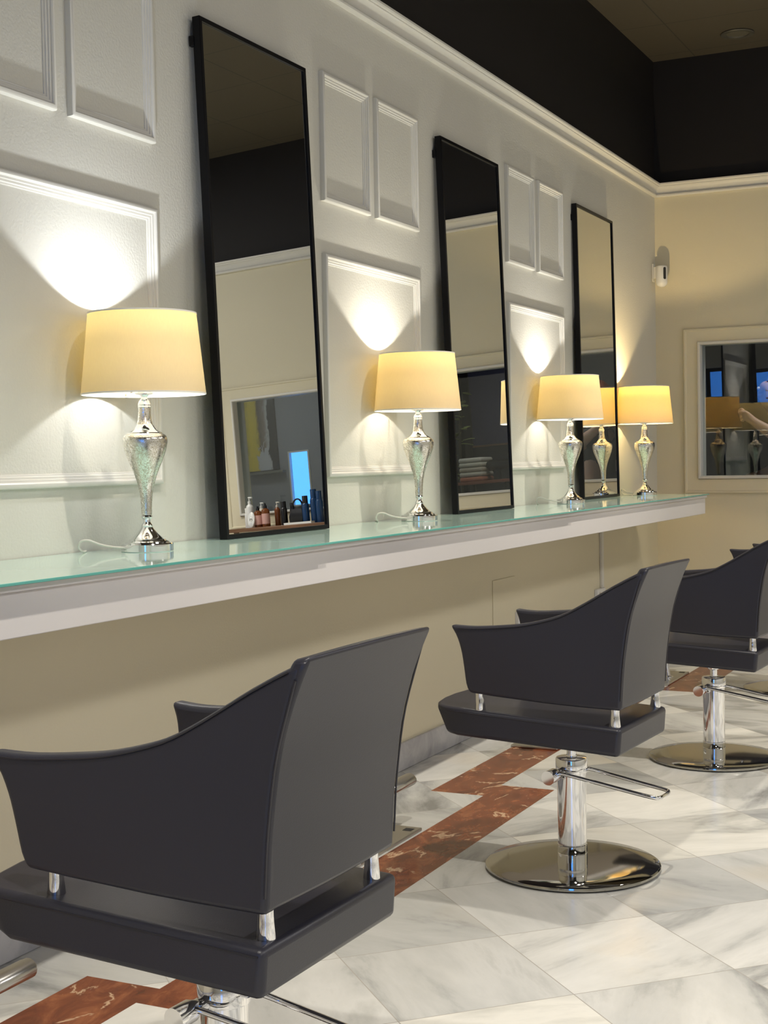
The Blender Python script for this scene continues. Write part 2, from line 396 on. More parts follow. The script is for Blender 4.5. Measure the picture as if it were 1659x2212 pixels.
# ------------------------------------------------------------------ counter
ZG = 0.966
ct = thing('wall_counter', 'long white wall-hung counter under three glass tops', 'counter', (0, 0, 0))
obj('top_board', boxm(0.0, 0.450, 1.20, 8.08, 0.945, 0.9595), COUNTERW, ct, bevel=0.002)
bmf = bmesh.new(); box(bmf, 0.421, 0.440, 1.20, 8.08, 0.853, 0.945); box(bmf, 0.0, 0.421, 8.06, 8.08, 0.853, 0.945); box(bmf, 0, 0.421, 1.2, 1.22, 0.853, 0.945)
obj('fascia', bmf, COUNTERW, ct, bevel=0.002)
obj('underside', boxm(0.0, 0.421, 1.22, 8.06, 0.925, 0.945), COUNTERW, ct)
for y0, y1, fx, lab in ((1.2, 3.4505, 0.468, 'green tinted glass top nearest the camera, front edge furthest out'), (3.4535, 5.6205, 0.463, 'green tinted glass top under the middle lamp and middle mirror'), (5.6235, 8.10, 0.458, 'green tinted glass top at the far corner end under two lamps')):
    g = obj('glass_top', boxm(0.004, fx-0.003, y0, y1, 0.960, ZG), GLASSTOP)
    obj('polished_edge', boxm(fx-0.003, fx, y0, y1, 0.960, ZG), GLASSEDGE, g, bevel=0.001)
    tag(g, lab, 'glass top', 'glass tops on the counter')

# ------------------------------------------------------------------ leaning mirrors
def make_mirror(y0, y1, xb, xt, zt, label):
    zb = ZG+0.001; L = math.hypot(zt-zb, xb-xt); tilt = math.atan2(xb-xt, zt-zb)
    W_ = y1-y0
    # local: X = outwards (towards room), Y = along wall, Z = up the mirror; origin at bottom edge front face
    t = thing('leaning_mirror', label, 'mirror', (xb, y0, zb)); t['group'] = 'black framed mirrors leaning on the wall'
    t.rotation_euler = (0, -tilt, 0)
    FR, DP = 0.014, 0.026
    bm = frame_sweep([(0, -DP), (0, 0.0), (FR, 0.0), (FR, -0.006), (FR*0.6, -0.008), (FR*0.6, -DP)], lambda u, v, h: (h, u, v), 0, W_, 0, L)
    obj('frame', bm, BLACKM, t, bevel=0.0015)
    obj('mirror_glass', boxm(-0.010, -0.006, FR*0.7, W_-FR*0.7, FR*0.7, L-FR*0.7), MIRROR, t)
    obj('backing', boxm(-0.020, -0.0105, FR*0.7, W_-FR*0.7, FR*0.7, L-FR*0.7), BLACKM, t)
    for yy in (-0.004, W_-0.012):
        b = bmesh.new(); box(b, -DP-0.012, -DP+0.004, yy, yy+0.016, L-0.085, L-0.055); obj('wall_bracket', b, BLACKM, t, bevel=0.001)
    return t
make_mirror(3.503, 4.140, 0.098, 0.040, 2.487, 'tall leaning mirror between the two nearest lamps, reflecting bottles and a yellow painting')
make_mirror(5.262, 5.908, 0.090, 0.036, 2.490, 'tall leaning mirror behind the second lamp, reflecting dark window and wall')
make_mirror(7.030, 7.680, 0.056, 0.030, 2.495, 'tall leaning mirror nearest the far corner, with the last lamp reflected low')

# ------------------------------------------------------------------ table lamps
def make_lamp():
    t = thing('table_lamp', '', 'lamp', (0, 0, 0), 0, 'mercury glass table lamps on the counter')
    base = lathe([(0, 0.0), (0.0655, 0.0), (0.067, 0.002), (0.067, 0.019), (0.065, 0.022), (0.057, 0.022), (0.056, 0.025), (0.052, 0.0275), (0.049, 0.0275), (0.047, 0.031), (0.040, 0.034), (0.028, 0.045), (0.019, 0.056), (0.0145, 0.0625), (0.0150, 0.067), (0.0125, 0.070), (0.0090, 0.076), (0.0095, 0.082), (0.0135, 0.086), (0.0145, 0.0885), (0.0135, 0.092), (0.010, 0.0935), (0, 0.0935)], 56)
    obj('base', base, CHROME, t, smooth=True, angle=28)
    body = lathe([(0, 0.0935), (0.0130, 0.0935), (0.0133, 0.097), (0.0140, 0.12), (0.0165, 0.15), (0.0225, 0.178), (0.0315, 0.205), (0.0430, 0.232), (0.0525, 0.258), (0.0568, 0.277), (0.0572, 0.288), (0.0545, 0.297), (0.047, 0.303), (0.038, 0.306), (0, 0.306)], 56)
    obj('vase_body', body, MERCURY, t, smooth=True, angle=60)
    coll = lathe([(0.0445, 0.3035), (0.044, 0.306), (0.037, 0.3095), (0.030, 0.3135), (0.025, 0.320), (0.0205, 0.327), (0, 0.328)], 48)
    obj('shoulder_collar', coll, CHROME, t, smooth=True, angle=28)
    neck = lathe([(0.0205, 0.3275), (0.0180, 0.337), (0.0162, 0.350), (0.0152, 0.369), (0, 0.3695)], 40)
    obj('neck', neck, MERCURY, t, smooth=True, angle=60)
    soc = lathe([(0, 0.369), (0.0155, 0.3695), (0.0165, 0.372), (0.0155, 0.375), (0.0165, 0.378), (0.0155, 0.381), (0.0125, 0.388), (0.0085, 0.392), (0.0080, 0.397), (0.0120, 0.403), (0.0235, 0.406), (0.0235, 0.409), (0.016, 0.410), (0.016, 0.445), (0.0, 0.446)], 36)
    obj('socket', soc, CHROME, t, smooth=True, angle=28)
    bulb = lathe([(0.010, 0.446), (0.013, 0.455), (0.024, 0.478), (0.029, 0.497), (0.026, 0.516), (0.014, 0.531), (0, 0.535)], 24)
    b = obj('bulb', bulb, BULB, t, smooth=True)
    fl = bmesh.new(); tube([(0, 0, 0.446), (0, 0, 0.470)], 0.004, fl, 10); obj('filament_post', fl, WHITEPL, b, smooth=True, angle=40)
    # an LED bulb throws most of its light upwards: a weak all-round part and a strong upward lobe
    light('bulb_light', 'POINT', (0, 0, 0.508), LAMP_W, LAMP_COLS[0], parent=t, shadow_soft_size=0.011)
    light('bulb_light', 'SPOT', (0, 0, 0.508), LAMP_W*4.0, LAMP_COLS[0], rot=(math.pi, 0, 0), parent=t, shadow_soft_size=0.011, spot_size=math.radians(165), spot_blend=1.0)
    # drum shade: outer linen, pale rims
    z0, z1, r0, r1, th = 0.404, 0.611, 0.1590, 0.1385, 0.0016
    sh = lathe([(r0, z0), (r0, z0+0.004), (r0+(r1-r0)*0.5, (z0+z1)/2), (r1, z1-0.004), (r1, z1)], 72, cap=False)
    s = obj('lamp_shade', sh, SHADE, t, smooth=True, angle=80)
    rim = lathe([(r1+0.0008, z1-0.003), (r1+0.0008, z1+0.001), (r1-0.002, z1+0.001), (r1-0.002, z1-0.003), (r1+0.0008, z1-0.003)], 72, cap=False)
    obj('top_rim', rim, SHADEIN, s, smooth=True)
    rim = lathe([(r0+0.0008, z0-0.001), (r0+0.0008, z0+0.003), (r0-0.002, z0+0.003), (r0-0.002, z0-0.001), (r0+0.0008, z0-0.001)], 72, cap=False)
    obj('bottom_rim', rim, SHADEIN, s, smooth=True)
    sp = bmesh.new()
    for k in range(3):
        a = k*2*math.pi/3+0.4; tube([(0.016*math.cos(a), 0.016*math.sin(a), 0.415), (0.05*math.cos(a), 0.05*math.sin(a), 0.418), ((r0-0.002)*math.cos(a), (r0-0.002)*math.sin(a), 0.412)], 0.0014, sp, 6)
    obj('shade_carrier', sp, CHROME, s, smooth=True)
    pts = smooth_path([(-0.025, -0.058, 0.012), (-0.048, -0.080, 0.015), (-0.075, -0.098, 0.022), (-0.100, -0.112, 0.033), (-0.118, -0.121, 0.031), (-0.126, -0.121, 0.017), (-0.124, -0.110, 0.006), (-0.132, -0.090, 0.0030), (-0.150, -0.06, 0.0030)], 7)
    obj('power_cord', tube(pts, 0.0028, seg=8), CORD, t, smooth=True)
    return t
LX = 0.163
lamp = make_lamp(); lamp.location = (LX, 3.014, ZG); lamp['label'] = 'nearest and largest looking table lamp, silver vase base, standing before the first mirror'
lamp2 = dup(lamp, (LX, 4.72, ZG), 0.12, 'table lamp between the first and second leaning mirrors, cream drum shade over silver base')
lamp3 = dup(lamp, (LX, 6.485, ZG), -0.1, 'table lamp between the second mirror and the corner mirror, cream shade overlapping black frame')
lamp4 = dup(lamp, (0.168, 7.79, ZG), -1.2, 'last table lamp by the far corner, glowing yellow shade, beyond all the mirrors')

for k, lm in enumerate((lamp2, lamp3, lamp4), 1):            # bulbs of slightly different whites
    for ch in lm.children:
        if ch.type == 'LIGHT': ch.data = ch.data.copy(); ch.data.color = LAMP_COLS[k]
        if ch.type == 'LIGHT' and k == 3: ch.data.energy *= 2.0
# ------------------------------------------------------------------ salon chairs
def side_panel_bm(sign):
    top = [(-0.291, 0.885), (-0.262, 0.874), (-0.201, 0.842), (-0.169, 0.823), (-0.106, 0.786), (-0.047, 0.757), (0.044, 0.733), (0.12, 0.724), (0.20, 0.719), (0.268, 0.722)]
    back = [(-0.220, 0.502), (-0.224, 0.56), (-0.229, 0.626), (-0.245, 0.735), (-0.272, 0.828), (-0.291, 0.885)]
    front = [(0.228, 0.525), (0.2365, 0.550), (0.2385, 0.60), (0.242, 0.65), (0.252, 0.692), (0.268, 0.722)]
    def samp(poly, t):
        L = [0]
        for a, b in zip(poly, poly[1:]): L.append(L[-1]+math.hypot(a[0]-b[0], a[1]-b[1]))
        d = t*L[-1]
        for i in range(len(poly)-1):
            if d <= L[i+1]+1e-9:
                k = (d-L[i])/(L[i+1]-L[i]); return (poly[i][0]+(poly[i+1][0]-poly[i][0])*k, poly[i][1]+(poly[i+1][1]-poly[i][1])*k)
        return poly[-1]
    top = [tuple(p)[:2] for p in smooth_path([(a, b, 0) for a, b in top], 4)]
    back = [tuple(p)[:2] for p in smooth_path([(a, b, 0) for a, b in back], 4)]; front = [tuple(p)[:2] for p in smooth_path([(a, b, 0) for a, b in front], 4)]
    bot = [(-0.220, 0.502), (-0.1, 0.504), (0.0, 0.508), (0.15, 0.518), (0.228, 0.525)]
    NU, NV = 24, 14; bm = bmesh.new(); G = {}
    for i in range(NU+1):
        for j in range(NV+1):
            u, v = i/NU, j/NV
            B, T, K, Fr = samp(bot, u), samp(top, u), samp(back, v), samp(front, v)
            p00, p10, p01, p11 = bot[0], bot[-1], top[0], top[-1]
            x, z = [(1-v)*B[k]+v*T[k]+(1-u)*K[k]+u*Fr[k]-((1-u)*(1-v)*p00[k]+u*(1-v)*p10[k]+(1-u)*v*p01[k]+u*v*p11[k]) for k in (0, 1)]
            yo = 0.190+0.052*(u**1.6)*(0.25+0.75*v)+0.004*math.sin(math.pi*u)*math.sin(math.pi*v)
            e = min(u, 1-u)*NU/1.0; f = min(v, 1-v)*NV/1.0
            th = 0.034
            G[i, j, 0] = bm.verts.new((x, sign*yo, z)); G[i, j, 1] = bm.verts.new((x, sign*(yo-th), z))
    for s in (0, 1):
        for i in range(NU):
            for j in range(NV): bm.faces.new((G[i, j, s], G[i+1, j, s], G[i+1, j+1, s], G[i, j+1, s]))
    for i in range(NU):
        for j in (0, NV): bm.faces.new((G[i, j, 0], G[i+1, j, 0], G[i+1, j, 1], G[i, j, 1]))
    for j in range(NV):
        for i in (0, NU): bm.faces.new((G[i, j, 0], G[i, j+1, 0], G[i, j+1, 1], G[i, j, 1]))
    topline = [(G[i, NV, 0].co.copy()) for i in range(NU+1)]; backline = [G[0, j, 0].co.copy() for j in range(NV+1)]
    return bm, topline, backline
def make_chair():
    t = thing('salon_chair', '', 'chair', (0, 0, 0), 0, 'charcoal leather salon chairs')
    # seat cushion: straight sides, rounded front, higher towards the front
    def outline(xb, xf, bulge, hw):
        pts = [(xb, -hw), (xb, hw)]
        pts += [(xb+(xf-xb)*k/4, hw) for k in range(1, 5)]
        for k in range(1, 8):
            a = -math.pi/2+math.pi*k/8; pts.append((xf+bulge*math.cos(a)**0.8, -hw*math.sin(a)))
        pts += [(xf+(xb-xf)*k/4, -hw) for k in range(0, 4)]
        return pts
    ztop = lambda x: 0.4545+0.050*(x+0.222)
    zbot = lambda x: 0.3765+0.045*(x+0.215)
    bm = bmesh.new()
    o1 = outline(-0.222, 0.306, 0.075, 0.2); o0 = outline(-0.216, 0.272, 0.070, 0.2)
    A = [bm.verts.new((x, y, ztop(x))) for x, y in o1]; B = [bm.verts.new((x, y, zbot(x))) for x, y in o0]
    n = len(A)
    for i in range(n): bm.faces.new((A[i], A[(i+1) % n], B[(i+1) % n], B[i]))
    bm.faces.new(A); bm.faces.new(B)
    seat = obj('seat', bm, LEATHER, t, bevel=0.013, seg=4)
    for s_ in (1, -1): obj('piping', tube([(x, s_*0.1995, ztop(x)-0.011) for x in (-0.212, -0.1, 0.0, 0.1, 0.2, 0.298)], 0.0016, seg=6), PIPING, seat, smooth=True)
    # backrest shell
    bl = [(-0.220, 0.505), (-0.226, 0.60), (-0.236, 0.68), (-0.251, 0.76), (-0.274, 0.83), (-0.302, 0.893)]
    bl = smooth_path([(a, 0, b) for a, b in bl], 5); NW = 10; bm = bmesh.new(); G = {}
    for i, p in enumerate(bl):
        f = i/(len(bl)-1); th = 0.050-0.022*f
        for j in range(NW+1):
            v = j/NW; y = -0.188+0.376*v; bow = 0.007*math.sin(math.pi*v)
            G[i, j, 0] = bm.verts.new((p.x-bow, y, p.z+0.003*math.sin(math.pi*v)*f)); G[i, j, 1] = bm.verts.new((p.x-bow*0.3+th, y, p.z-0.004*f+0.003*math.sin(math.pi*v)*f))
    M = len(bl)-1
    for s in (0, 1):
        for i in range(M):
            for j in range(NW): bm.faces.new((G[i, j, s], G[i+1, j, s], G[i+1, j+1, s], G[i, j+1, s]))
    for i in range(M):
        for j in (0, NW): bm.faces.new((G[i, j, 0], G[i+1, j, 0], G[i+1, j, 1], G[i, j, 1]))
    for j in range(NW):
        for i in (0, M): bm.faces.new((G[i, j, 0], G[i, j+1, 0], G[i, j+1, 1], G[i, j, 1]))
    back = obj('backrest', bm, LEATHER, t, bevel=0.008, seg=3)
    for s in (1, -1):
        bm, tl, blk = side_panel_bm(s)
        sp = obj('side_panel', bm, LEATHER, t, bevel=0.010, seg=4)
        pts = [v+Vector((0, s*0.001, -0.006)) for v in tl[1:-1]]
        pts2 = [v+Vector((0.002, s*0.001, 0)) for v in blk[1:-1]]
        obj('piping', tube(pts, 0.0014, seg=6), PIPING, sp, smooth=True); obj('piping', tube(pts2, 0.0018, seg=6), PIPING, sp, smooth=True)
    # chrome connectors between seat and shell
    for x, y in ((0.205, 0.178), (0.205, -0.178), (-0.196, 0.170), (-0.196, -0.170)):
        zb = ztop(x)-0.002; h = 0.060 if x < 0 else 0.062
        cn = lathe([(0, 0), (0.0150, 0), (0.0155, 0.003), (0.0128, h*0.45), (0.0122, h*0.7), (0.0132, h), (0, h)], 20)
        o = obj('connector', cn, CHROME, t, smooth=True, angle=35); o.location = (x, y, zb)
    # base
    disc = lathe([(0, 0.0), (0.236, 0.0), (0.250, 0.004), (0.2535, 0.009), (0.2525, 0.0135), (0.247, 0.0170), (0.20, 0.0205), (0.12, 0.0225), (0.06, 0.0235), (0, 0.0235)], 96)
    obj('base_plate', disc, BASECH, t, smooth=True, angle=30)
    col = lathe([(0.0430, 0.022), (0.0430, 0.045), (0.0422, 0.046), (0.0422, 0.0475), (0.0430, 0.049), (0.0430, 0.070), (0.0415, 0.0715), (0.0415, 0.282)], 48)
    obj('column', col, CHROME, t, smooth=True, angle=30)
    cap = lathe([(0.0415, 0.281), (0.0455, 0.282), (0.0460, 0.285), (0.0460, 0.318), (0.0440, 0.3225), (0.030, 0.325), (0.0, 0.3255)], 48)
    obj('pump_cap', cap, CHROME, t, smooth=True, angle=30)
    pis = lathe([(0.0135, 0.324), (0.0155, 0.3255), (0.0155, 0.330), (0.0135, 0.332), (0.0135, 0.350), (0.022, 0.354), (0.023, 0.362), (0.03, 0.366), (0.075, 0.368), (0.075, 0.388), (0, 0.389)], 32)
    obj('piston', pis, CHROME, t, smooth=True, angle=30)
    # foot pump: cross bar, end knob, bent rod loop
    kn = tube([(0.030, -0.052, 0.279), (0.030, 0.040, 0.279), (0.030, 0.058, 0.279), (0.034, 0.098, 0.277)], [0.013, 0.013, 0.020, 0.0205], seg=20)
    ped = obj('foot_pump', kn, CHROME, t, smooth=True, angle=40)
    path = [(0.030, 0.062, 0.281), (0.010, 0.063, 0.286), (-0.030, 0.062, 0.281), (-0.10, 0.058, 0.269), (-0.20, 0.055, 0.252), (-0.258, 0.052, 0.243), (-0.276, 0.040, 0.240), (-0.280, 0.0, 0.240), (-0.276, -0.040, 0.240), (-0.258, -0.052, 0.243), (-0.20, -0.055, 0.252), (-0.10, -0.057, 0.269), (-0.02, -0.058, 0.281), (0.030, -0.050, 0.280)]
    obj('pump_lever', tube(smooth_path(path, 6), 0.0058, seg=12), CHROME, ped, smooth=True)
    return t
chair = make_chair()
chair.location = (1.0115, 3.8865, 0); chair.rotation_euler.z = math.radians(176.5); chair['label'] = 'salon chair in the centre of the row, whole charcoal shell and round chrome base showing'
chair1 = dup(chair, (1.018, 2.000, 0), math.radians(178.2), 'salon chair nearest the camera, its large charcoal back hiding the wall counter')
dup(chair, (1.060, 5.505, 0), math.radians(177.0), 'salon chair third along the row, cut by the picture edge behind the central chair')
dup(chair, (1.075, 7.25, 0), math.radians(177), 'furthest salon chair in the row, little more than its arm and base rim visible')

for ch in chair1.children:                       # this seat is pumped up a little
    if ch.name.split('.')[0] in ('seat', 'backrest', 'side_panel', 'connector', 'piston'): ch.location.z += 0.014
    if ch.name.split('.')[0] in ('seat', 'backrest', 'side_panel'): ch.scale.y = 1.10
# ------------------------------------------------------------------ footrests at the wall
def make_footrest():
    t = thing('footrest', '', 'footrest', (0, 0, 0), 0, 'chrome footrests below the counter')
    obj('floor_plate', boxm(-0.10, 0.10, -0.22, 0.22, 0.0, 0.010), STEEL, t, bevel=0.003)
    bm = tube([(0.04, 0.0, 0.008), (0.035, 0.0, 0.05), (0.028, 0.0, 0.10), (0.026, 0.0, 0.14)], 0.013, seg=16)
    tube([(-0.05, 0.0, 0.010), (0.0, 0.0, 0.07), (0.026, 0.0, 0.13)], 0.009, bm, 12)
    lathe([(0, 0.009), (0.028, 0.009), (0.028, 0.014), (0.018, 0.018), (0, 0.018)], 24, bm, c=(0.04, 0, 0))
    obj('stem', bm, CHROME, t, smooth=True, angle=40)
    bar = tube([(0.026, -0.13, 0.145), (0.026, 0.13, 0.145)], 0.023, seg=20)
    br = obj('foot_bar', bar, STEEL, t, smooth=True, angle=40)
    for s in (1, -1):
        g = tube([(0.026, s*0.128, 0.145), (0.026, s*0.135, 0.145), (0.026, s*0.285, 0.145), (0.026, s*0.293, 0.145)], [0.023, 0.0275, 0.0275, 0.022], seg=20, ry=0.020)
        obj('grip_sleeve', g, STEEL, br, smooth=True, angle=40)
    obj('sticker', boxm(0.055, 0.085, 0.165, 0.195, 0.0100, 0.0106), RUBBER, t)
    return t
fr = make_footrest(); fr.location = (0.340, 3.872, 0); fr['label'] = 'chrome footrest half hidden behind the nearest chair back, small sticker on its plate'
dup(fr, (0.325, 2.00, 0), 0, 'chrome footrest bar nearest the camera, below the front chair seat')
dup(fr, (0.340, 5.645, 0), 0, 'chrome footrest behind the central chair base, plate across the red marble')
dup(fr, (0.352, 7.395, 0), 0, 'chrome footrest furthest along the wall, plate beside the third chair column')

# ------------------------------------------------------------------ small wall things
def outlet(y0, y1, z0, z1, label):
    t = thing('wall_socket', label, 'socket', (0, (y0+y1)/2, z0)); hw = (y1-y0)/2; h = z1-z0
    obj('housing', boxm(0, 0.022, -hw, hw, 0, h), WHITEPL, t, bevel=0.004)
    for s in (-1, 1):
        a = obj('outlet', lathe([(0, 0), (0.017, 0), (0.017, 0.002), (0.015, 0.003), (0.013, -0.006), (0, -0.006)], 24), STEEL, t, smooth=True, angle=30)
        a.rotation_euler = (0, math.pi/2, 0); a.location = (0.0225, s*hw*0.5, h/2)
outlet(6.13, 6.26, 0.402, 0.476, 'grey double socket on the wall just above the central chair arm')
outlet(7.36, 7.50, 0.400, 0.470, 'pale socket at the foot of the cable conduit under the counter')
cd = obj('cable_conduit', boxm(0, 0.016, 7.462, 7.494, 0.470, 0.925), TRIMW, bevel=0.003); tag(cd, 'white vertical cable conduit running down from the counter underside to a socket', 'conduit')
ap = obj('access_panel', boxm(0.0, 0.004, 5.854, 6.13, 0.28, 0.645), WARMW, bevel=0.0015); tag(ap, 'flush square access panel painted like the wall below the counter', 'panel')
cw = obj('loose_wire', tube(smooth_path([(0.30, 7.25, 0.925), (0.29, 7.31, 0.905), (0.28, 7.38, 0.892), (0.26, 7.46, 0.905), (0.25, 7.50, 0.925)], 6), 0.003, seg=8), CORD, smooth=True); tag(cw, 'thin loose wire sagging below the far end of the counter', 'wire')

# motion sensor in the corner
ms = thing('motion_sensor', 'small white rounded sensor mounted high in the far corner', 'sensor', (0.064, 8.60, 2.222))
sb = lathe([(0, 0.0), (0.018, 0.004), (0.030, 0.014), (0.0345, 0.028), (0.035, 0.05), (0.035, 0.118), (0.032, 0.128), (0.020, 0.132), (0, 0.133)], 40)
obj('housing', sb, WHITEPL, ms, smooth=True, angle=40)
bm = bmesh.new(); L_ = []
for k in range(24):
    a = 2*math.pi*k/24; L_.append((0.009*math.cos(a), 0.028*math.copysign(1, math.sin(a))*(1 if abs(math.sin(a)) > 0.01 else 0)+0.009*math.sin(a)))
th0 = math.radians(-44)
def ring(r): return [bm.verts.new((r*math.cos(th0+u/0.035), r*math.sin(th0+u/0.035), 0.082+v)) for u, v in L_]
a_, b_ = ring(0.0352), ring(0.0362)
for k in range(24): bm.faces.new((a_[k], a_[(k+1) % 24], b_[(k+1) % 24], b_[k]))
bm.faces.new(b_); obj('lens_slot', bm, RUBBER, ms)
br = bmesh.new(); box(br, -0.064, -0.056, 0.015, 0.055, 0.04, 0.15); box(br, -0.058, -0.03, 0.02, 0.035, 0.06, 0.13); obj('wall_bracket', br, WHITEPL, ms, bevel=0.002)

# ceiling fixtures
def recessed(loc, label, group, dark=False):
    t = thing('recessed_ceiling_light', label, 'ceiling light', loc, 0, group)
    r = lathe([(0.062, -0.001), (0.093, -0.001), (0.095, -0.006), (0.090, -0.011), (0.066, -0.009), (0.062, -0.001)], 40, cap=False)
    obj('trim_ring', r, STEEL if not dark else mat('dim_ring', (0.07, 0.065, 0.05), 0.5), t, smooth=True, angle=40)
    return t
for px_, py_ in FILL_PANELS:  # housings for the added fill panels
    t = thing('added_fill_panel', 'unseen fill light panel added to the ceiling on the far side of the salon', 'ceiling light', (px_, py_, ROOM_Z), 0, 'added fill light panels')
    obj('frame', frame_sweep([(0, 0), (0, -0.05), (0.02, -0.05), (0.02, 0)], lambda u, v, h: (u, v, h), -0.3, 0.3, -0.6, 0.6), STEEL, t)
    obj('diffuser', boxm(-0.28, 0.28, -0.58, 0.58, -0.04, -0.03), WHITEPL, t)
r1 = recessed((0.590, 8.335, ROOM_Z), 'unlit round recessed light in the brown ceiling near the far corner', None, True)
obj('lens', lathe([(0, -0.001), (0.064, -0.001), (0.064, -0.004), (0, -0.007)], 32), mat('dim_lens', (0.12, 0.11, 0.08), 0.3), r1, smooth=True)
for sx, sy_ in SPOTS:
    t = recessed((sx, sy_, ROOM_Z), 'small lit ceiling spotlight with a steel ring, added as fill where away from the left wall', 'lit ceiling spotlights', False)
    obj('lens', lathe([(0, -0.001), (0.060, -0.001), (0.060, -0.004), (0, -0.006)], 32), emis('spot_glow_%d' % int(sy_*10), SPOT_COL, 2.0) if sx < 2 else WHITEPL, t, smooth=True)

# ------------------------------------------------------------------ products on the console by the back wall (seen in the first mirror)
WOOD = mat('brown_wood', (0.16, 0.075, 0.035), 0.4)
n_ = N(WOOD); n_.link(n_.ramp(n_.noise(n_.mapping(n_.coords(), (1, 12, 12)), 3, 5), [(0.35, (0.10, 0.045, 0.02)), (0.65, (0.22, 0.11, 0.055))]), n_.b.inputs['Base Color'])
CZ0 = 0.955
con = thing('console_table', 'narrow brown wooden console against the far wall, mirrored under the bottles', 'table', (2.86, 8.54, 0))
obj('tabletop', boxm(-0.50, 0.42, -0.14, 0.13, CZ0-0.025, CZ0), WOOD, con, bevel=0.003)
for sx in (-0.47, 0.37):
    for sy in (-0.12, 0.08): obj('leg', boxm(sx, sx+0.03, sy, sy+0.03, 0, CZ0-0.025), WOOD, con, bevel=0.002)
AMBER = mat('amber_glass', (0.16, 0.05, 0.015), 0.1); PINK = mat('pink_label', (0.62, 0.36, 0.32), 0.5); NAVY = mat('navy_bottle', (0.01, 0.045, 0.13), 0.15)
BLACKG = mat('black_gloss', (0.01, 0.01, 0.012), 0.2); CREAM = mat('cream_plastic', (0.7, 0.66, 0.58), 0.4)
def bottle(x, y, r, h, m, cap, label, cat='bottle', capm=None, lab=None, pump=False):
    t = thing('pump_bottle' if pump else 'product_bottle', label, cat, (x, y, CZ0), 0.4)
    obj('body', lathe([(0, 0), (r*0.95, 0), (r, 0.004), (r, h*0.66), (r*0.85, h*0.72), (r*0.4, h*0.77), (r*0.4, h*0.80), (0, h*0.80)], 28), m, t, smooth=True, angle=50)
    if cap == 'dropper': obj('cap', lathe([(r*0.45, h*0.78), (r*0.45, h*0.88), (r*0.28, h*0.90), (r*0.25, h*0.98), (0, h)], 20), capm, t, smooth=True, angle=40)
    elif cap == 'pump':
        b = lathe([(r*0.42, h*0.78), (r*0.42, h*0.86), (r*0.15, h*0.87), (r*0.15, h*0.96), (0, h*0.96)], 20); tube([(r*0.3, 0, h*0.985), (-r*1.3, 0, h*0.975)], r*0.2, b, 10); obj('pump_head', b, capm, t, smooth=True, angle=40)
    else: obj('cap', lathe([(r*0.8, h*0.72), (r*0.8, h*0.985), (r*0.72, h), (0, h)], 24), capm, t, smooth=True, angle=40)
    if lab: obj('label_band', lathe([(r*1.01, h*0.12), (r*1.015, h*0.12), (r*1.015, h*0.55), (r*1.01, h*0.55)], 28, cap=False), lab, t, smooth=True)
    return t
bottle(3.035, 8.50, 0.026, 0.215, WHITEPL, 'pump', 'tall white pump bottle among the mirrored products', capm=WHITEPL, pump=True)
bottle(3.095, 8.56, 0.020, 0.14, WHITEPL, 'cap', 'short white bottle at the end of the mirrored products', capm=WHITEPL)
bottle(2.990, 8.58, 0.022, 0.17, CREAM, 'pump', 'cream pump bottle behind the amber ones in the mirror', capm=WHITEPL, pump=True)
bottle(2.955, 8.47, 0.029, 0.150, AMBER, 'dropper', 'amber dropper bottle with pink label, left one in the mirror', capm=BLACKG, lab=PINK)
bottle(2.893, 8.47, 0.029, 0.165, AMBER, 'dropper', 'amber dropper bottle with pink label, beside the dark canisters', capm=BLACKG, lab=PINK)
bottle(2.850, 8.56, 0.021, 0.165, AMBER, 'pump', 'slim amber pump bottle behind the pink labelled ones', capm=CREAM, pump=True)
bottle(2.775, 8.52, 0.024, 0.165, BLACKG, 'cap', 'black canister next to the amber bottles', capm=BLACKG)
bottle(2.735, 8.57, 0.018, 0.150, BLACKG, 'cap', 'slim black bottle beside the tool bag', capm=BLACKG)
bottle(2.590, 8.50, 0.025, 0.190, NAVY, 'cap', 'shortest navy blue spray can beside the black bag', capm=BLACKG)
bottle(2.532, 8.52, 0.027, 0.230, NAVY, 'cap', 'tallest navy blue can in the mirrored row', capm=NAVY)
bottle(2.475, 8.49, 0.025, 0.215, NAVY, 'cap', 'navy blue can at the frame end of the mirrored row', capm=NAVY)
bottle(2.428, 8.54, 0.026, 0.235, BLACKG, 'cap', 'black bottle last in the mirrored row', capm=BLACKG)
hb = thing('hand_mirror', 'small white oval hand mirror leaning on the amber bottles', 'mirror', (2.985, 8.425, CZ0+0.001))
b = lathe([(0, -0.005), (0.026, -0.005), (0.029, 0), (0.026, 0.005), (0, 0.005)], 32); bmesh.ops.scale(b, vec=(1, 1.9, 1), verts=b.verts[:])
o = obj('oval_head', b, WHITEPL, hb, smooth=True, angle=50); o.rotation_euler = (math.radians(80), 0, 0); o.location = (0, 0, 0.054)
o = obj('grip_ring', tube([(0.008*math.cos(k*0.524), 0, 0.012*math.sin(k*0.524)) for k in range(12)], 0.002, seg=6, closed=True), STEEL, hb, smooth=True); o.location = (0, -0.006, 0.054)
bag = thing('tool_bag', 'black tool bag with a looped handle among the mirrored products', 'bag', (2.668, 8.53, CZ0))
b = boxm(-0.052, 0.052, -0.04, 0.04, 0, 0.105); bmesh.ops.subdivide_edges(b, edges=b.edges[:], cuts=3, use_grid_fill=True)
for v in b.verts: v.co.x *= 1-0.6*(v.co.z/0.105-0.4)**2; v.co.y *= 1-0.9*max(0, v.co.z/0.105-0.5)
obj('body', b, BLACKG, bag, smooth=True, angle=60)
obj('handle', tube(smooth_path([(-0.036, 0, 0.098), (-0.034, 0, 0.145), (-0.012, 0, 0.17), (0.014, 0, 0.168), (0.036, 0, 0.14), (0.040, 0, 0.098)], 6), 0.006, seg=10), BLACKG, bag, smooth=True)
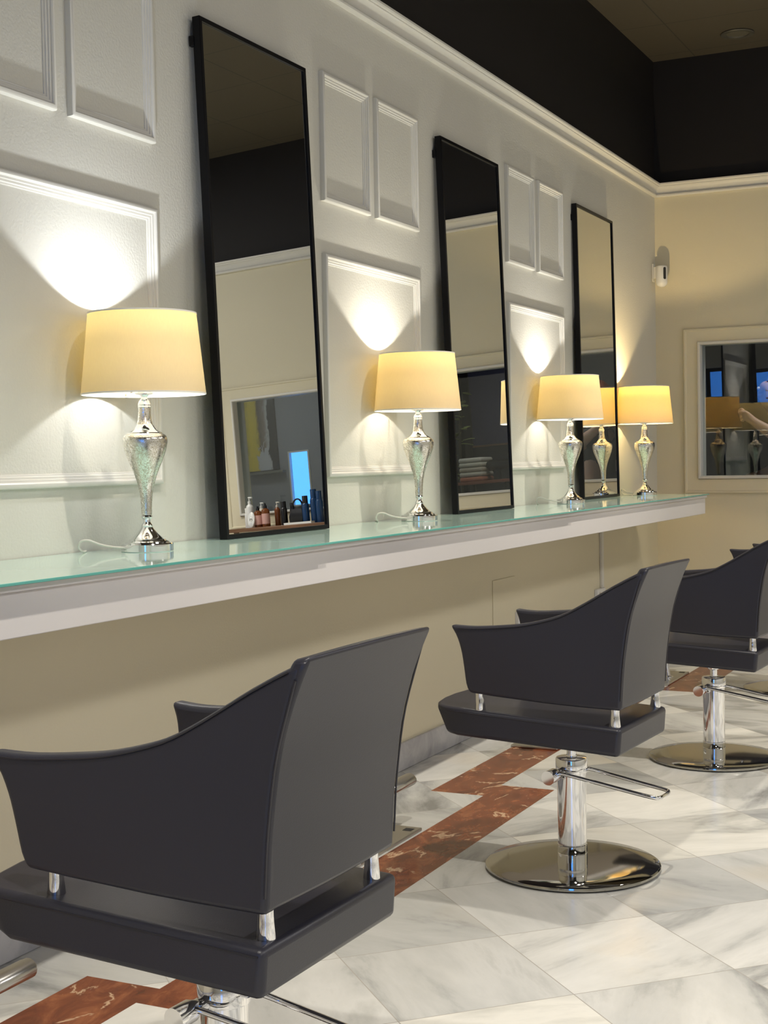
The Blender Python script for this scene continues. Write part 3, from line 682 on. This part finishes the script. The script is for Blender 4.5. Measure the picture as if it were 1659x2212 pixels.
tr = thing('tray', 'flat white tray in front of the navy cans in the mirror', 'tray', (2.61, 8.43, CZ0))
obj('base', boxm(-0.105, 0.105, -0.024, 0.024, 0, 0.003), WHITEPL, tr, bevel=0.001)
obj('rim', frame_sweep([(0, 0), (0, 0.014), (0.003, 0.014), (0.003, 0.0)], lambda u, v, h: (u, v, h), -0.107, 0.107, -0.026, 0.026), WHITEPL, tr)

# ------------------------------------------------------------------ things in the room behind the glass
def painting_mat():
    m = mat('abstract_canvas', (0.5, 0.5, 0.5), 0.7); n = N(m)
    sep = n.new('ShaderNodeSeparateXYZ'); n.link(n.coords(), sep.inputs[0])
    nz = n.noise(n.mapping(n.coords(), (3, 1, 1)), 9, 6, 0.65, 1.0)
    u = n.math('ADD', sep.outputs[0], n.math('MULTIPLY', n.math('SUBTRACT', nz, 0.5), 0.10))   # 0 .. 0.40 from its low-x edge
    col = n.ramp(n.math('DIVIDE', u, 0.40), [(0.0, (0.005, 0.005, 0.006)), (0.16, (0.005, 0.005, 0.006)), (0.18, (0.42, 0.41, 0.42)), (0.27, (0.20, 0.16, 0.12)), (0.40, (0.10, 0.07, 0.05)), (0.47, (0.55, 0.42, 0.03)), (0.62, (0.62, 0.47, 0.02)), (0.80, (0.25, 0.20, 0.03)), (0.84, (0.10, 0.11, 0.16)), (1.0, (0.12, 0.13, 0.18))])
    low = n.math('LESS_THAN', n.math('ADD', sep.outputs[2], n.math('MULTIPLY', nz, 0.5)), 0.44)
    mid = n.math('MULTIPLY', n.math('GREATER_THAN', u, 0.07), n.math('LESS_THAN', u, 0.18))
    mid2 = n.math('GREATER_THAN', u, 0.32)
    pale = n.math('MULTIPLY', low, n.math('MAXIMUM', mid, mid2))
    n.link(n.mix(pale, col, (0.42, 0.41, 0.43)), n.b.inputs['Base Color']); return m
pt = obj('abstract_painting', boxm(0, 0.40, -0.03, 0, 0, 0.85), painting_mat(), bevel=0.002); pt.location = (3.855, YN-0.001, 1.415)
tag(pt, 'abstract painting with yellow, grey and black upright strokes, seen in the first mirror', 'painting')
lg = obj('picture_ledge', boxm(3.80, 4.27, YN-0.06, YN, 1.385, 1.405), mat('grey_ledge', (0.13, 0.13, 0.11), 0.5), bevel=0.002); tag(lg, 'thin dark grey ledge under the yellow and black painting', 'shelf')
NAVYF = mat('navy_blind', (0.030, 0.032, 0.085), 0.7)
bl = thing('roller_blind', 'dark navy roller blind on the far wall, reflected in the second mirror', 'blind', (1.66, YN-0.03, 0))
obj('fabric', boxm(-0.36, 0.395, -0.002, 0.002, 1.43, 2.02), NAVYF, bl); obj('bottom_bar', boxm(-0.365, 0.40, -0.008, 0.008, 1.415, 1.43), WOOD, bl, bevel=0.002)
obj('roller', tube([(-0.37, 0, 2.03), (0.405, 0, 2.03)], 0.02, seg=16), BLACKG, bl, smooth=True, angle=40)
ps = obj('black_pillar', boxm(2.07, 2.34, YN-0.25, YN, 0, 2.6), BLACKP, bevel=0.004); tag(ps, 'black square pillar beside the navy blind behind the glass', 'pillar')
struct('wall_far_dark_sheet', boxm(-0.15, 2.07, YN-0.012, YN, 0, 2.6), BLACKP)  # black sheet added so the room behind the glass stays dark
side = thing('side_table', 'dark reddish side table with towels on it behind the glass', 'table', (1.72, 9.62, 0))
obj('tabletop', boxm(-0.30, 0.16, -0.18, 0.18, 1.118, 1.140), mat('red_wood', (0.20, 0.06, 0.03), 0.35), side, bevel=0.003)
for sx in (-0.28, 0.11):
    for sy in (-0.16, 0.13): obj('leg', boxm(sx, sx+0.03, sy, sy+0.03, 0, 1.118), BLACKG, side, bevel=0.002)
tc = [(0.42, 0.16, 0.10), (0.50, 0.47, 0.42), (0.45, 0.40, 0.33), (0.52, 0.50, 0.44), (0.56, 0.54, 0.50)]
tl_ = ['brick red folded towel, bottom of the stack behind the glass', 'folded towel second from the bottom, above the brick red one', 'tan folded towel in the middle of the stack behind the glass', 'folded towel second from the top of the stack behind the glass', 'pale folded towel on top of the stack behind the glass']
for k in range(5):
    b = boxm(-0.09, 0.09, -0.12, 0.12, 0, 0.034); o = obj('folded_towel', b, mat('towel_%d' % k, tc[k], 0.95), bevel=0.014, seg=3); o.location = (1.745, 9.62, 1.1405+0.0345*k); tag(o, tl_[k], 'towel', 'towels stacked behind the glass')
dr = thing('hair_dryer', 'black hair dryer lying on the side table beside the towels', 'hair dryer', (1.55, 9.60, 1.141))
obj('barrel', tube([(-0.09, 0, 0.11), (-0.05, 0, 0.11), (0.03, 0, 0.11), (0.08, 0, 0.11), (0.10, 0, 0.11)], [0.022, 0.036, 0.040, 0.034, 0.02], seg=20), BLACKG, dr, smooth=True, angle=50)
obj('handle', tube([(0.02, 0, 0.09), (0.01, 0, 0.0)], [0.017, 0.02], seg=14), BLACKG, dr, smooth=True, angle=50)
obj('nozzle_ring', tube([(-0.088, 0, 0.11), (-0.096, 0, 0.11)], 0.024, seg=20), CHROME, dr, smooth=True, angle=50)
pl = thing('potted_plant', 'leafy plant with pale green leaves beside the black pillar', 'plant', (2.02, 9.95, 0))
obj('pot', lathe([(0, 0), (0.10, 0), (0.13, 0.9), (0.125, 0.9), (0.11, 0.87), (0, 0.87)], 28), BLACKG, pl, smooth=True, angle=50)
GREEN = mat('leaf_green', (0.28, 0.34, 0.10), 0.5); STEMM = mat('stem_brown', (0.06, 0.05, 0.03), 0.7)
b = bmesh.new(); lf = bmesh.new(); rnd = random.Random(5)
for k in range(9):
    a = rnd.uniform(0, 6.28); h = rnd.uniform(0.45, 1.0); rr = rnd.uniform(0.03, 0.14)
    tip = Vector((rr*math.cos(a), rr*math.sin(a), 0.87+h)); tube([(0.02*math.cos(a), 0.02*math.sin(a), 0.85), (rr*0.4*math.cos(a), rr*0.4*math.sin(a), 0.87+h*0.6), tip], 0.004, b, 6)
    for q in range(4):
        c = tip-Vector((0, 0, 0.09*q)); d = Vector((math.cos(a+q*1.9), math.sin(a+q*1.9), rnd.uniform(-0.2, 0.5))).normalized(); sd = d.cross(Vector((0, 0, 1))).normalized(); L_ = rnd.uniform(0.07, 0.11)
        up = sd.cross(d)
        ring_ = []
        for (t_, w_) in ((0, 0.004), (0.25, 0.022), (0.5, 0.03), (0.75, 0.02), (1, 0.001)):
            ring_.append((lf.verts.new(c+d*L_*t_+sd*w_-up*0.02*t_*t_), lf.verts.new(c+d*L_*t_+up*(0.004-0.02*t_*t_)), lf.verts.new(c+d*L_*t_-sd*w_-up*0.02*t_*t_)))
        for r0_, r1_ in zip(ring_, ring_[1:]):
            lf.faces.new((r0_[0], r0_[1], r1_[1], r1_[0])); lf.faces.new((r0_[1], r0_[2], r1_[2], r1_[1]))
obj('stems', b, STEMM, pl, smooth=True); o = obj('leaves', lf, GREEN, pl, smooth=True); md = o.modifiers.new('thick', 'SOLIDIFY'); md.thickness = 0.0015

# person behind the glass, one arm stretched out with the hand closed
SKIN = mat('skin', (0.55, 0.34, 0.26), 0.5); HAIR = mat('auburn_hair', (0.16, 0.035, 0.015), 0.45); TOP = mat('black_tunic', (0.015, 0.015, 0.02), 0.8)
SKIN.node_tree.nodes['Principled BSDF'].inputs['Subsurface Weight'].default_value = 0.1
def skinned(name, verts, edges, m, parent=None, root=0, sub=2):
    me = bpy.data.meshes.new(name); me.from_pydata([v[:3] for v in verts], edges, []); o = bpy.data.objects.new(name, me); C.objects.link(o)
    me.materials.append(m)
    sk = o.modifiers.new('skin', 'SKIN'); sk.use_smooth_shade = True; ly = me.skin_vertices[0] if me.skin_vertices else None
    if ly is None:
        b_ = bmesh.new(); b_.from_mesh(me); b_.verts.layers.skin.verify(); b_.to_mesh(me); b_.free(); ly = me.skin_vertices[0]
    for i, v in enumerate(verts):
        rx = v[3]; ry = v[4] if len(v) > 4 else rx
        ly.data[i].radius = (rx, ry); ly.data[i].use_root = (i == root)
    sb = o.modifiers.new('subsurf', 'SUBSURF'); sb.levels = sub; sb.render_levels = sub
    if parent: o.parent = parent
    return o
PX, PY = 0.70, 9.36
person = thing('person', 'person with auburn hair and black tunic behind the glass, forearm stretched out with closed hand', 'person', (PX, PY, 0))
V = []; Ed = []
def add(p, r, frm=None, ry=None):
    V.append((p[0]-PX, p[1]-PY, p[2], r, ry or r)); i = len(V)-1
    if frm is not None: Ed.append((frm, i))
    return i
pel = add((0.70, 9.38, 0.93), 0.135, None, 0.11); sp1 = add((0.69, 9.37, 1.08), 0.115, pel, 0.095); che = add((0.66, 9.35, 1.27), 0.135, sp1, 0.105)
nkb = add((0.63, 9.33, 1.40), 0.062, che); nk = add((0.61, 9.32, 1.465), 0.048, nkb); hd0 = add((0.59, 9.31, 1.525), 0.062, nk, 0.07); hd1 = add((0.585, 9.305, 1.60), 0.078, hd0, 0.088); hd2 = add((0.59, 9.31, 1.665), 0.066, hd1, 0.074)
add((0.505, 9.29, 1.575), 0.010, hd0)                                   # nose
sh = add((0.655, 9.18, 1.36), 0.058, che); el = add((0.80, 9.00, 1.215), 0.046, sh); fm = add((0.70, 8.965, 1.285), 0.048, el); wr = add((0.555, 8.95, 1.385), 0.030, fm)
pm = add((0.505, 8.948, 1.425), 0.038, wr, 0.026)
for k, (dz, dy) in enumerate(((0.030, 0.008), (0.011, 0.002), (-0.008, -0.002), (-0.026, -0.002))):
    a1 = add((0.470+k*0.003, 8.945+dy, 1.442+dz), 0.0115, pm); a2 = add((0.452+k*0.005, 8.965+dy, 1.430+dz), 0.0105, a1); add((0.470+k*0.004, 8.982+dy, 1.424+dz), 0.008, a2)
t1_ = add((0.500, 8.925, 1.450), 0.010, pm); t2_ = add((0.474, 8.920, 1.455), 0.0095, t1_); add((0.455, 8.932, 1.448), 0.0085, t2_)
s2 = add((0.665, 9.52, 1.36), 0.055, che); e2 = add((0.60, 9.62, 1.12), 0.042, s2); w2_ = add((0.47, 9.50, 1.05), 0.026, e2); p2 = add((0.43, 9.47, 1.05), 0.030, w2_, 0.020)
for k in range(4):
    a1 = add((0.395, 9.455+k*0.018, 1.045), 0.0095, p2); a2 = add((0.375, 9.448+k*0.018, 1.028), 0.0088, a1); add((0.372, 9.445+k*0.018, 1.008), 0.008, a2)
a1 = add((0.42, 9.44, 1.035), 0.010, p2); add((0.40, 9.42, 1.02), 0.009, a1)
for sy in (-1, 1):
    hp = add((0.70, 9.38+sy*0.09, 0.88), 0.095, pel); kn_ = add((0.68, 9.38+sy*0.10, 0.49), 0.058, hp); cf = add((0.70, 9.38+sy*0.10, 0.32), 0.055, kn_); an = add((0.71, 9.38+sy*0.10, 0.09), 0.036, cf); add((0.60, 9.38+sy*0.11, 0.035), 0.034, an, 0.03)
skinned('body', V, Ed, SKIN, person)
V = []; Ed = []
a0 = add((0.70, 9.38, 0.80), 0.165, None, 0.14); a1 = add((0.70, 9.38, 0.95), 0.15, a0, 0.125); a2 = add((0.69, 9.37, 1.10), 0.13, a1, 0.11); a3 = add((0.66, 9.35, 1.27), 0.15, a2, 0.12); a4 = add((0.635, 9.335, 1.385), 0.085, a3)
b1 = add((0.657, 9.18, 1.36), 0.068, a3); add((0.735, 9.085, 1.285), 0.058, b1); b2 = add((0.667, 9.52, 1.36), 0.068, a3); add((0.64, 9.57, 1.24), 0.058, b2)
skinned('tunic', V, Ed, TOP, person)
V = []; Ed = []
for sy in (-1, 1):
    h0 = add((0.70, 9.38+sy*0.075, 0.86), 0.105); h1 = add((0.68, 9.38+sy*0.10, 0.49), 0.072, h0); add((0.71, 9.38+sy*0.10, 0.10), 0.06, h1)
V_ = V[:3]; skinned('trouser_leg', V_, [(0, 1), (1, 2)], TOP, person); V_ = V[3:]; skinned('trouser_leg', V_, [(0, 1), (1, 2)], TOP, person)
V = []; Ed = []
h0 = add((0.575, 9.305, 1.695), 0.075, None, 0.08); h1 = add((0.625, 9.315, 1.66), 0.088, h0, 0.095); h2 = add((0.655, 9.325, 1.57), 0.082, h1, 0.09); h3 = add((0.665, 9.33, 1.47), 0.07, h2, 0.085); add((0.69, 9.34, 1.36), 0.045, h3, 0.06)
skinned('hair', V, Ed, HAIR, person)
for sy in (-1, 1):
    e = obj('eye', lathe([(0, -0.011), (0.008, -0.008), (0.011, 0), (0.008, 0.008), (0, 0.011)], 16), WHITEPL, person, smooth=True); e.location = (0.515-PX, 9.30-PY+sy*0.031, 1.612)
light('back_room_fill', 'AREA', (1.0, 9.0, 2.5), 9.0, (1.0, 0.93, 0.85), (0, 0, 0), size=0.3)  # unseen fill added to brighten the outstretched arm
